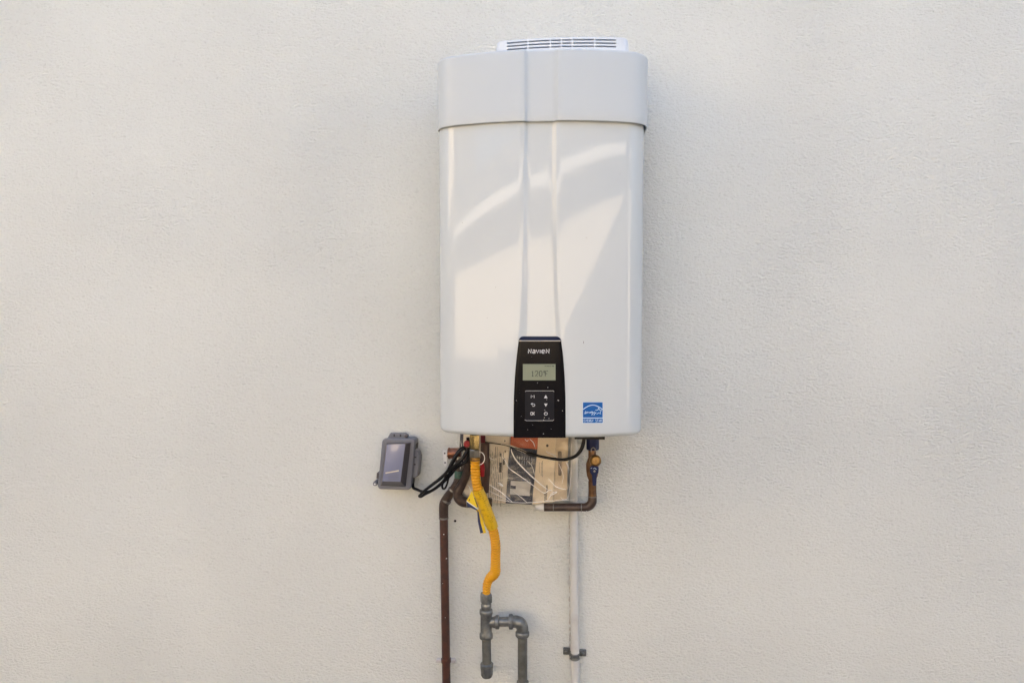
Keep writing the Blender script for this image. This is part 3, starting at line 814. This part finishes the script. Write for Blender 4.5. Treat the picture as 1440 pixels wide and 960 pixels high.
# outer bulge where the hose bends back
m_ = MB(); pa2, ro2 = px_path([(696.8, 792, -.084, 7.2), (696.6, 799, -.081, 7.7), (696.4, 804.5, -.078, 7.6), (693, 809.5, -.0735, 7.1), (689, 812.5, -.069, 6.6)], 8)
ro2 = [r * (.93 + .07 * math.cos(i * 1.9)) for i, r in enumerate(ro2)]; tube(m_, pa2, ro2, 20); m_.build('bend_sleeve', M_hose, gh, smooth=80)
# printed sleeve round the hose
sl = [p for p in hp if 689 <= p[1] <= 748]
spts = [(672.2, 687.5, -.147, 8.0), (676, 698, -.143, 8.6), (681, 711, -.138, 8.8), (686, 724, -.130, 9.0), (690.6, 736, -.122, 8.8), (692.2, 741, -.119, 8.2)]
m_ = MB(); pa3, ro3 = px_path(spts, 8); tube(m_, pa3, ro3, 28)
m_.v = [tuple(Vector(v) + Vector((0, 0, 0)) + Vector((noise.noise(Vector(v) * 90) * .0014, noise.noise(Vector(v) * 70 + Vector((3, 1, 2))) * .0014, 0))) for v in m_.v]
slv = m_.build('warning_sleeve', M_sleeve, gh, smooth=60)
m_ = MB()
def on_sleeve(px, py): 
    t = (py - 687.5) / (741 - 687.5); Y = -.147 + .028 * t; return P(px, py, Y - mm(9.9, -.13))
for k in range(17):
    t = k / 17.; cx_ = 674.0 + 17.5 * t; cy_ = 692 + 44 * t
    for j, (dx, l) in enumerate(((-1.0, 2.4), (2.0, 1.6))):
        stroke(m_, [(cx_ + dx - l / 2, cy_ + .6 - dx * .35), (cx_ + dx + l / 2, cy_ - .3 - dx * .35)], .55, on_sleeve)
m_.build('sleeve_print', mat('olive_ink', (.30, .17, .02), .6), slv)
# nuts at the top
m_ = MB(); ring(m_, (667.4, 631.4), (667.4, 611), [(0, 6.8), (.05, 7.6), (.9, 7.6), (1, 7.2)], -.150, 6, phase=.04); m_.build('hex_nut', mat('brassy_nut', (.26, .20, .09), .26, metal=.9), gh, smooth=20)
m_ = MB(); ring(m_, (667.4, 642.6), (667.4, 631.0), [(0, 6.6), (.08, 7.9), (.9, 7.9), (1, 7.2)], -.150, 6, phase=.10); m_.build('hex_nut', M_steel, gh, smooth=20)
m_ = MB(); ring(m_, (668.2, 647.6), (667.8, 642.2), [(0, 6.9), (.2, 7.4), (1, 6.6)], -.150); m_.build('collar', M_brass, gh)
m_ = MB(); tube(m_, [P(674 + 7.5 * math.sin(t), 640 - 0 + 9 * math.cos(t) * 1.0 + 4, -.152) for t in [k * math.pi / 12 for k in range(13)]], mm(.5, -.15), 8); m_.build('wire_tie', M_crease, gh)

# --- tags hanging by the hose
def card(name, pts, Y, th, matl, parent, curl=0):
    m_ = MB(); f_ = [P(a, b, Y + curl * i) for i, (a, b) in enumerate(pts)]
    m_.prism(f_, [p + Vector((0, th, 0)) for p in f_]); return m_.build(name, matl, parent, smooth=0)
t1 = thing('warning_tag', 'yellow tag with navy and white lower edge, folded beside the hose', 'tag', P(664, 700, -.15))
card('tag_sheet', [(663.6, 690.0), (671.8, 714.4), (656.2, 703.6)], -.156, .001, M_tag, t1)
card('white_stripe', [(656.2, 703.6), (671.8, 714.4), (671.6, 716.0), (656.4, 705.2)], -.155, .0012, M_white, t1)
card('navy_stripe', [(656.4, 705.2), (671.6, 716.0), (670.8, 717.4), (657.6, 711.4), (656.6, 708)], -.154, .001, M_navy, t1)
m_ = MB(); c = P(660.0, 702.4, -.157); lathe(m_, c, c + Vector((0, .002, 0)), [(0, mm(1.1, -.15)), (1, mm(1.1, -.15))], 12); m_.build('eyelet', M_copper, t1)
t2 = thing('hanging_tag', 'narrow yellow and navy tag hanging edge on behind the hose', 'tag', P(679, 735, -.13))
card('yellow_side', [(671.6, 715.4), (675.6, 716.6), (683.4, 748.6), (678.6, 750.0)], -.128, .0015, M_tag, t2)
card('navy_side', [(671.0, 716.4), (673.2, 719.5), (675.8, 735), (679.6, 748.6), (675.4, 749.4), (672.0, 733)], -.129, .0012, M_navy, t2)
card('fold_side', [(669, 716), (672.8, 716), (672.2, 722), (670.4, 719)], -.127, .001, M_tag, t2)

# --- galvanised gas pipe assembly
gp = thing('gas_pipe', 'grey galvanised steel gas pipe with tee, drip leg and elbow on wall', 'pipe', P(700, 960, -.055))
YP = -.055
def fit(name, a, b, pf, m=M_galv, seg=24, phase=0):
    m_ = MB(); ring(m_, a, b, pf, YP, seg, phase); return m_.build(name, m, gp, smooth=40 if seg > 8 else 20)
fit('hex_nut', (683.6, 847.0), (683.6, 832.5), [(0, 7.4), (.07, 8.6), (.60, 8.9), (.85, 8.4), (1, 7.0)], M_steel if False else M_galv, 6, .35)
fit('nipple', (683.6, 862), (683.6, 845), [(0, 6.9), (.5, 7.0), (.55, 7.5), (.75, 7.5), (.8, 6.9), (1, 6.9)])
m_ = MB()
ring(m_, (683.8, 897.0), (683.6, 856.0), [(0, 8.6), (.02, 9.6), (.10, 9.8), (.17, 9.5), (.21, 8.3), (.80, 8.3), (.84, 9.3), (.90, 9.7), (.97, 9.5), (1, 8.4)], YP)
ring(m_, (684, 874.2), (702.0, 874.0), [(0, 6.0), (.45, 7.2), (.70, 8.6), (.74, 9.8), (.95, 9.9), (1, 8.8)], YP)
m_.build('tee', M_galv, gp, smooth=50)
fit('nipple', (699, 873.6), (719, 873.4), [(0, 6.8), (1, 6.8)], M_galv)
m_ = MB()
pipe(m_, [(719, 873.4, YP, 8.4), (726, 873.6, YP, 8.7), (731.6, 876.2, YP, 9.0), (734.4, 881.6, YP, 8.7), (734.6, 889, YP, 8.4)], 7, 24)
ring(m_, (715.6, 873.4), (721.4, 873.4), [(0, 9.0), (.12, 10.6), (.8, 10.7), (1, 9.6)], YP)
ring(m_, (734.6, 887.0), (734.6, 894.6), [(0, 9.0), (.15, 9.9), (.75, 10.0), (1, 8.8)], YP)
m_.build('elbow', M_galv, gp, smooth=50)
m_ = MB(); straight(m_, (735.0, 1010), (734.8, 890), 6.9, YP); m_.build('pipe', M_galvd, gp)
m_ = MB(); ring(m_, (735.2, 1000), (735.1, 956.5), [(0, 8.3), (.9, 8.3), (.95, 8.8), (.985, 8.6), (1, 7.4)], YP); m_.build('coupling', M_galv, gp)
m_ = MB(); straight(m_, (684.6, 940), (684.0, 892), 6.6, YP); m_.build('drip_leg', M_galvd, gp)
fit('end_cap', (684.6, 951.6), (684.6, 931.5), [(0, 4.0), (.04, 7.0), (.18, 8.6), (.62, 9.0), (.66, 9.4), (.93, 9.5), (1, 8.2)])

# --- painted conduit with clamp
cd = thing('painted_conduit', 'cream painted conduit pipe with small steel clamp right of grey gas pipe', 'conduit', P(808, 960, -.02))
m_ = MB(); tube(m_, smooth_path([P(x, y, -.018) for x, y in ((809.2, 1010), (808.9, 940), (808.2, 880), (807.3, 820), (807.2, 760), (806.6, 700), (806, 606))], 8)[0], mm(6.1, -.018), 20); m_.build('pipe', M_cond, cd)
m_ = MB()
for i in range(26):                               # old paint and caulk along the left side
    py = 715 + i * 8.4 + random.uniform(-2, 2); c = P(801.2 + random.uniform(-.4, .5), py, -.004)
    lathe(m_, c + Vector((0, -.003 - random.random() * .004, -.004)), c + Vector((0, .002, .004 + random.random() * .008)), [(0, .0008), (.3, .0012 + random.random() * .0014), (.8, .0012), (1, .0005)], 7)
m_.build('caulk', mat('brown_caulk', (.52, .47, .42), .8), cd)['kind'] = 'stuff'
m_ = MB(); pipe(m_, [(800.6, 812, -.006, .8), (800, 818, -.010, 2.0), (801.0, 824, -.008, 1.2)], 4, 10); m_.build('paint_lump', M_cond, cd)
m_ = MB(); ring(m_, (808.6, 926.4), (808.5, 917.0), [(0, 5.9), (.03, 6.6), (.12, 7.1), (.24, 6.5), (.5, 6.4), (.76, 6.5), (.88, 7.1), (.97, 6.6), (1, 5.9)], -.018); cs = m_.build('clamp_strap', M_galv, cd)
for x0_, x1_, ya, yb in ((791.9, 801.6, 910.0, 919.4), (814.6, 824.4, 912.6, 921.6)):
    a = P(x0_, ya, -.006); b = P(x1_, yb, -.006)
    m_ = MB(); m_.box((a.x, -.010, b.z), (b.x, -.001, a.z)); m_.build('clamp_ear', M_galv, cd, bevel=.002)
    c = (a + b) / 2; m_ = MB(); lathe(m_, Vector((c.x, -.0145, c.z)), Vector((c.x, -.009, c.z)), [(0, .002), (.3, .0042), (1, .0052)], 14); m_.build('clamp_screw', M_steel, cd)
for a_, b_ in (((801, 917.5), (803.5, 919.5)), ((813, 919.5), (815.4, 918.5))):
    m_ = MB(); m_.box((P(*a_, -.01).x - .001, -.013, P(*b_, -.01).z - .004), (P(*b_, -.01).x + .001, -.003, P(*a_, -.01).z + .003)); m_.build('clamp_neck', M_galv, cd, bevel=.001)

# ------------------------------------------------------------------ papers in the clear bag
YB = -.052
def sheet(name, quad, Y, matl, parent=None, th=.0012, wav=.0, n=10):
    m_ = MB(); rows = []
    for j in range(n + 1):
        row = []
        for i in range(n + 1):
            u, v = i / n, j / n
            (ax, ay), (bx, by), (cx, cy), (dx, dy) = quad
            px = (ax * (1 - u) + bx * u) * (1 - v) + (dx * (1 - u) + cx * u) * v
            py = (ay * (1 - u) + by * u) * (1 - v) + (dy * (1 - u) + cy * u) * v
            p = P(px, py, Y); p.y += wav * (noise.noise(Vector((p.x * 14, p.z * 9, Y * 50))) - .1) ; row.append(p)
        rows.append(row)
    nn = n + 1
    m_.grid(rows)
    b = len(m_.v); m_.v += [(x, y + th, z) for x, y, z in m_.v]
    m_.f += [tuple(b + i for i in reversed(f)) for f in list(m_.f)]
    bd = [i for i in range(nn)] + [nn * k + n for k in range(1, nn)] + [nn * n + k for k in range(n - 1, -1, -1)] + [nn * k for k in range(n - 1, 0, -1)]
    for a, c in zip(bd, bd[1:] + bd[:1]): m_.f.append((a, b + a, b + c, c))
    return m_.build(name, matl, parent, smooth=40)
# manual (back), cream page with sideways text
man = thing('installation_manual', 'cream paper manual with sideways lines of text inside the clear bag', 'manual', P(690, 705, YB))
mp_ = sheet('cover_page', ((660, 606), (717.4, 606), (711.2, 707.4), (651.5, 704)), YB, M_cream, man, .004, .002)
sheet('left_page', ((652.0, 606), (668, 606), (667, 700.0), (648.5, 698.6)), YB + .003, M_cream, man, .003, .001)
sheet('navy_spine', ((647.4, 606), (655, 606), (650.2, 698.6), (641.8, 699.6)), YB + .005, M_leaf, man, .006, .001)
m_ = MB(); fP = lambda a, b: P(a, b, YB - .0035)
for k in range(11):
    xt = 683.5 + k * 2.55; y = 632 + random.uniform(0, 10)
    while y < 700:
        l = random.uniform(3, 16)
        dx = -(y - 620) * .055
        stroke(m_, [(xt + dx, y), (xt + dx - l * .055, y + l)], .5, fP); y += l + random.uniform(1.2, 5)
for x, y, w, h in ((697.0, 628, 1.0, 15), (699.4, 628, .6, 15), (704, 637, 3.4, 4.4), (710.5, 633, 2, 3), (708.6, 644.2, 4, 9), (704.2, 650, 4.2, 14), (710.0, 618.5, 2.6, 2.6)):
    stroke(m_, [(x, y), (x - h * .04, y + h)], w * .8, fP)
m_.build('text_lines', M_inkp, man, smooth=0)['kind'] = 'stuff'
m_ = MB(); fQ = lambda a, b: P(a, b, YB + .0012)
for k in range(5):
    x = 654 + k * 2.1; y = 650
    while y < 694:
        l = random.uniform(4, 12); stroke(m_, [(x - (y - 650) * .04, y), (x - (y + l - 650) * .04, y + l)], .5, fQ); y += l + 2
m_.build('text_lines', M_inkp, man, smooth=0)['kind'] = 'stuff'
lf = thing('product_leaflet', 'navy leaflet with orange top and small picture of a white unit', 'leaflet', P(732, 708, YB))
sheet('navy_field', ((717.4, 628), (755.6, 631.5), (748.0, 709.2), (711.0, 707.0)), YB - .004, M_leaf, lf, .002, .002)
sheet('orange_field', ((718.4, 606), (757.0, 606), (755.6, 631.5), (717.4, 628)), YB - .004, M_orange, lf, .002, .002)
fL = lambda a, b: P(a, b, YB - .0075)
m_ = MB(); patch(m_, [(718.4, 675.4), (746.6, 677.2), (745.0, 697.2), (716.6, 694.6)], lambda a, b: P(a, b, YB - .0072)); m_.build('picture', M_grey, lf, smooth=0)
m_ = MB(); patch(m_, [(718.0, 682.2), (725.6, 682.8), (725.2, 687.2), (717.6, 686.6)], fL); patch(m_, [(745.5, 688), (748, 688), (747, 694), (744.6, 694)], fL); m_.build('picture_detail', M_leaf, lf, smooth=0)['kind'] = 'stuff'
m_ = MB()
for k in range(7):
    for y0_, y1_ in ((641, 645.4), (646.6, 652.4)):
        x = 727.6 + k * 3.4; stroke(m_, [(x, y0_ + .3 * k), (x - .6, y1_ + .3 * k)], 1.1, fL)
for k in range(9): stroke(m_, [(727 + k * 2.4, 663.5), (727 + k * 2.4 + 1.3, 663.6)], .5, fL)
m_.build('table_print', mat('faint_blue_print', (.24, .27, .33), .5), lf, smooth=0)['kind'] = 'stuff'
pg = thing('paper_sheet', 'pale cream sheet right of the navy leaflet inside the clear bag', 'paper', P(765, 706, YB))
sheet('page', ((757.2, 606), (782.6, 606), (776.8, 706.6), (748.6, 708.8)), YB - .001, M_cream2, pg, .0015, .002)
m_ = MB(); fS = lambda a, b: P(a, b, YB - .0042)
for x, y0_, y1_, w in ((761.2, 650, 668, .5), (762.8, 648, 669, .6), (758.6, 650, 664, .4), (769.2, 682, 690, 1.6), (768.2, 691, 702, 1.4), (766.2, 694, 704, 1.2)):
    y = y0_
    while y < y1_:
        stroke(m_, [(x, y), (x - .1, y + 1.2)], w * 1.4, fS); y += 1.9
patch(m_, arc_pts((769.6, 626.2), 1.9, 0, 330, 10), fS)
m_.build('page_print', M_inkp, pg, smooth=0)['kind'] = 'stuff'
kc = thing('card_sheet', 'brown card sheet at the right edge inside the clear bag', 'card', P(790, 700, YB))
sheet('card_face', ((782.8, 606), (799.5, 606), (797, 701), (777.4, 705.6)), YB + .002, M_kraft, kc, .0015, .003)
m_ = MB(); fK = lambda a, b: P(a, b, YB - .0032); patch(m_, rrect(784.8, 634, 789.8, 668.5, 2), fK); m_.build('dark_mark', mat('mark', (.27, .215, .165), .7), kc, smooth=0)

bag = thing('plastic_bag', 'clear creased plastic bag of papers hanging below the heater', 'bag', P(730, 708, YB - .02))
def bagsheet(Y, amp):
    rows = []
    for j in range(41):
        row = []
        for i in range(61):
            u, v = i / 60, j / 40
            px = 643 + (813.5 - 643) * u - 5 * v * (1 - u); py = 608 + (708.5 - 608 - 4.5 * max(0, u - .82) / .18) * v
            p = P(px, py, Y)
            w = noise.fractal(Vector((p.x * 17, p.z * 13, Y * 30)), .8, 2.1, 4)
            p.y += amp * w; row.append(p)
        rows.append(row)
    return rows
MB().grid(bagsheet(YB - .022, .006)).build('film', M_poly, bag, smooth=80)
def crease_glint(pts, w, Y=YB - .028):  # white tubes along the folds, film highlights put into their colour
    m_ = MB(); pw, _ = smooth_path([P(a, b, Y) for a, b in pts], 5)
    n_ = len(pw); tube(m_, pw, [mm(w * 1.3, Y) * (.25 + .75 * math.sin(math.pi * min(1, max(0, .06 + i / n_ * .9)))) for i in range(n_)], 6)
    return m_.build('crease_glint', M_crease, bag)
for pts, w in ((((719, 631), (720, 636), (726, 647), (740, 662), (756, 677), (770, 688)), .75),
               (((706, 642), (712, 650), (716, 658), (730, 668), (748, 681), (761, 691)), .55),
               (((682, 632), (686, 638), (691, 645), (697, 646)), .45),
               (((683, 678), (694, 685), (706, 693), (721, 706)), .55),
               (((683, 687), (692, 692), (702, 697), (716, 704)), .35),
               (((700, 679), (704, 680), (707, 683), (703, 681)), .8),
               (((770, 704), (774, 697), (783, 692), (778, 692), (773, 696)), .45),
               (((760, 690), (766, 693), (772, 689), (777, 690)), .5),
               (((796, 649), (799, 656), (800, 661)), .7),
               (((768, 633), (770, 636), (778, 639), (783, 643)), .5),
               (((656, 656), (658, 662), (662, 668)), .45),
               (((657, 681), (660, 684), (662, 690)), .5),
               (((788, 698), (792, 702), (798, 700), (801, 690)), .35),
               (((745, 617), (750, 622), (752, 628)), .45),
               (((738, 617), (741, 620), (743, 618)), .35),
               (((803, 618), (804, 650), (801, 690)), .3), (((690, 700), (730, 706.5), (775, 704), (808, 702)), .35),
               (((771, 672), (782, 684), (796, 688)), .45), (((786, 652), (792, 668), (790, 680)), .35), (((742, 648), (748, 655), (752, 668)), .3), (((722, 690), (734, 700), (741, 706)), .3), (((648, 620), (650, 640), (647, 660)), .3)):
    crease_glint(pts, w)
# twisted strip of the bag, pulled left; pale colour carries its highlight
m_ = MB(); pw, rw = px_path([(704, 624.5, -.088, .5), (714, 625.5, -.088, 1.0), (724, 629, -.088, 1.5), (734, 633.5, -.088, 1.9), (742, 637, -.088, 1.4)], 8)
tube(m_, pw, [r * (1 + .35 * noise.noise(Vector((i * .6, 0, 0)))) for i, r in enumerate(rw)], 8)
m_.build('twisted_strip', mat('pale_strip_film', (.52, .47, .39), .4), bag)

# ------------------------------------------------------------------ cords
ld = thing('signal_cable', 'thin black cable looping from the navy collar leftwards across the bag', 'cable', P(800, 645, -.1))
m_ = MB(); pipe(m_, [(822, 612, -.12, 2.6), (820, 624, -.12, 2.7), (816.5, 633, -.12, 2.6), (809, 641, -.118, 2.3), (798, 645.2, -.114, 2.2), (786, 645.8, -.112, 2.1), (770, 643.4, -.108, 2.0), (757, 640.6, -.104, 1.9), (745, 637.4, -.098, 2.2)], 8, 14); m_.build('cable', M_black, ld)
m_ = MB(); pipe(m_, [(740, 636.6, -.097, 1.5), (745, 638.0, -.098, 2.7), (751, 639.4, -.1, 2.6), (754, 640.2, -.102, 1.7)], 5, 12); m_.build('splice', M_black, ld)
m_ = MB(); pipe(m_, [(742, 637.0, -.092, .8), (728, 631.0, -.09, .8), (712, 626, -.088, .7), (690, 622.5, -.088, .7), (680, 621, -.09, .7)], 6, 10); m_.build('wire', M_black, ld)

pc = thing('power_cord', 'bundled black power cord looped between outlet box and yellow hose', 'cord', P(615, 680, -.08))
m_ = MB(); R1 = 2.1
def cord(pts, r=R1):
    m_ = MB(); pipe(m_, [(a, b, y, r) for a, b, y in pts], 7, 12); return m_.build('cord_strand', M_black, pc)
cord([(580.5, 680, -.03), (581.5, 685.6, -.04), (587, 688.2, -.055), (594, 690.8, -.07), (603, 691.0, -.075), (612, 686.5, -.08), (624, 677, -.09), (634, 667, -.1), (643, 655, -.11), (650, 644, -.12), (654.5, 637, -.125), (655.8, 633.0, -.13), (652.5, 630.8, -.133), (647.5, 634.0, -.136), (641.5, 642, -.135), (636, 652, -.13), (627, 664.5, -.12), (616, 674.5, -.105), (604, 684, -.09), (596.5, 690, -.08)])
cord([(596.5, 690, -.078), (591.2, 695.4, -.075), (589.8, 697.2, -.075), (592.4, 697.6, -.076), (598, 694.2, -.08), (606, 690.2, -.085), (616, 683.2, -.095), (626, 673.0, -.11), (636, 661.0, -.12), (645, 650.6, -.13), (652, 643.0, -.135), (656.2, 637.4, -.135), (657.2, 632.0, -.132), (654.6, 628.8, -.13), (649, 629.8, -.132), (643, 636, -.138), (638, 644.6, -.142), (633, 654.0, -.14), (629.5, 662.0, -.135)], 2.0)
cord([(628, 666, -.13), (624, 676.0, -.125), (621.8, 683.0, -.12), (623.2, 686.8, -.118), (626.2, 685.6, -.118), (629.0, 679.0, -.12), (631.2, 669.0, -.125), (632.4, 660, -.135), (634.6, 652.0, -.145), (640.5, 641.6, -.148), (646.5, 634.8, -.147), (650.5, 631.8, -.145)], 1.45)
cord([(592, 694.2, -.088), (600, 687.4, -.095), (611, 679.4, -.108), (621, 671.6, -.122), (629, 663.0, -.134), (636.5, 656.6, -.14), (644.5, 649.6, -.142), (652.0, 641.6, -.14), (655.8, 635.6, -.136)], 1.9)
cord([(636, 662, -.11), (643, 656.6, -.12), (650.5, 652.0, -.122), (656.2, 647.6, -.12), (658.8, 640, -.12), (658.5, 630, -.125), (658, 615, -.13)], 2.3)

# ------------------------------------------------------------------ small white fixing strip
wb = thing('fixing_strip', 'small white perforated metal strip beside the copper pipe cap', 'bracket', P(626, 643, -.03))
qq = rrect(-2.7, -11.4, 2.7, 11.4, 2.2, 4)
f_ = [P(625.7 + x + y * .07, 643.6 + y, -.03) for x, y in qq]
m_ = MB(); m_.prism(f_, [p + Vector((0, .002, 0)) for p in f_]); m_.build('strip', M_white, wb, bevel=.0004)
for cx_, cy_ in ((625.4, 637.1), (625.9, 650.2)):
    c = P(cx_, cy_, -.0304); m_ = MB(); lathe(m_, c, c + Vector((0, .0008, 0)), [(0, mm(1.15)), (1, mm(1.15))], 12); m_.build('screw_hole', M_dark, wb)
m_ = MB(); f_ = [P(a, b, -.024) for a, b in ((640.2, 622.6), (641.6, 622.0), (645.6, 627.2), (643.6, 628.0))]
m_.prism(f_, [p + Vector((0, .001, 0)) for p in f_]); m_.build('strip_tip', M_white, wb, smooth=0)
for k_ in (0,):
    a = P(625.7, 644, -.029); m_ = MB(); lathe(m_, Vector((a.x, -.029, a.z)), Vector((a.x, .0, a.z)), [(0, .002), (1, .002)], 8); m_.build('standoff', M_dark, wb)
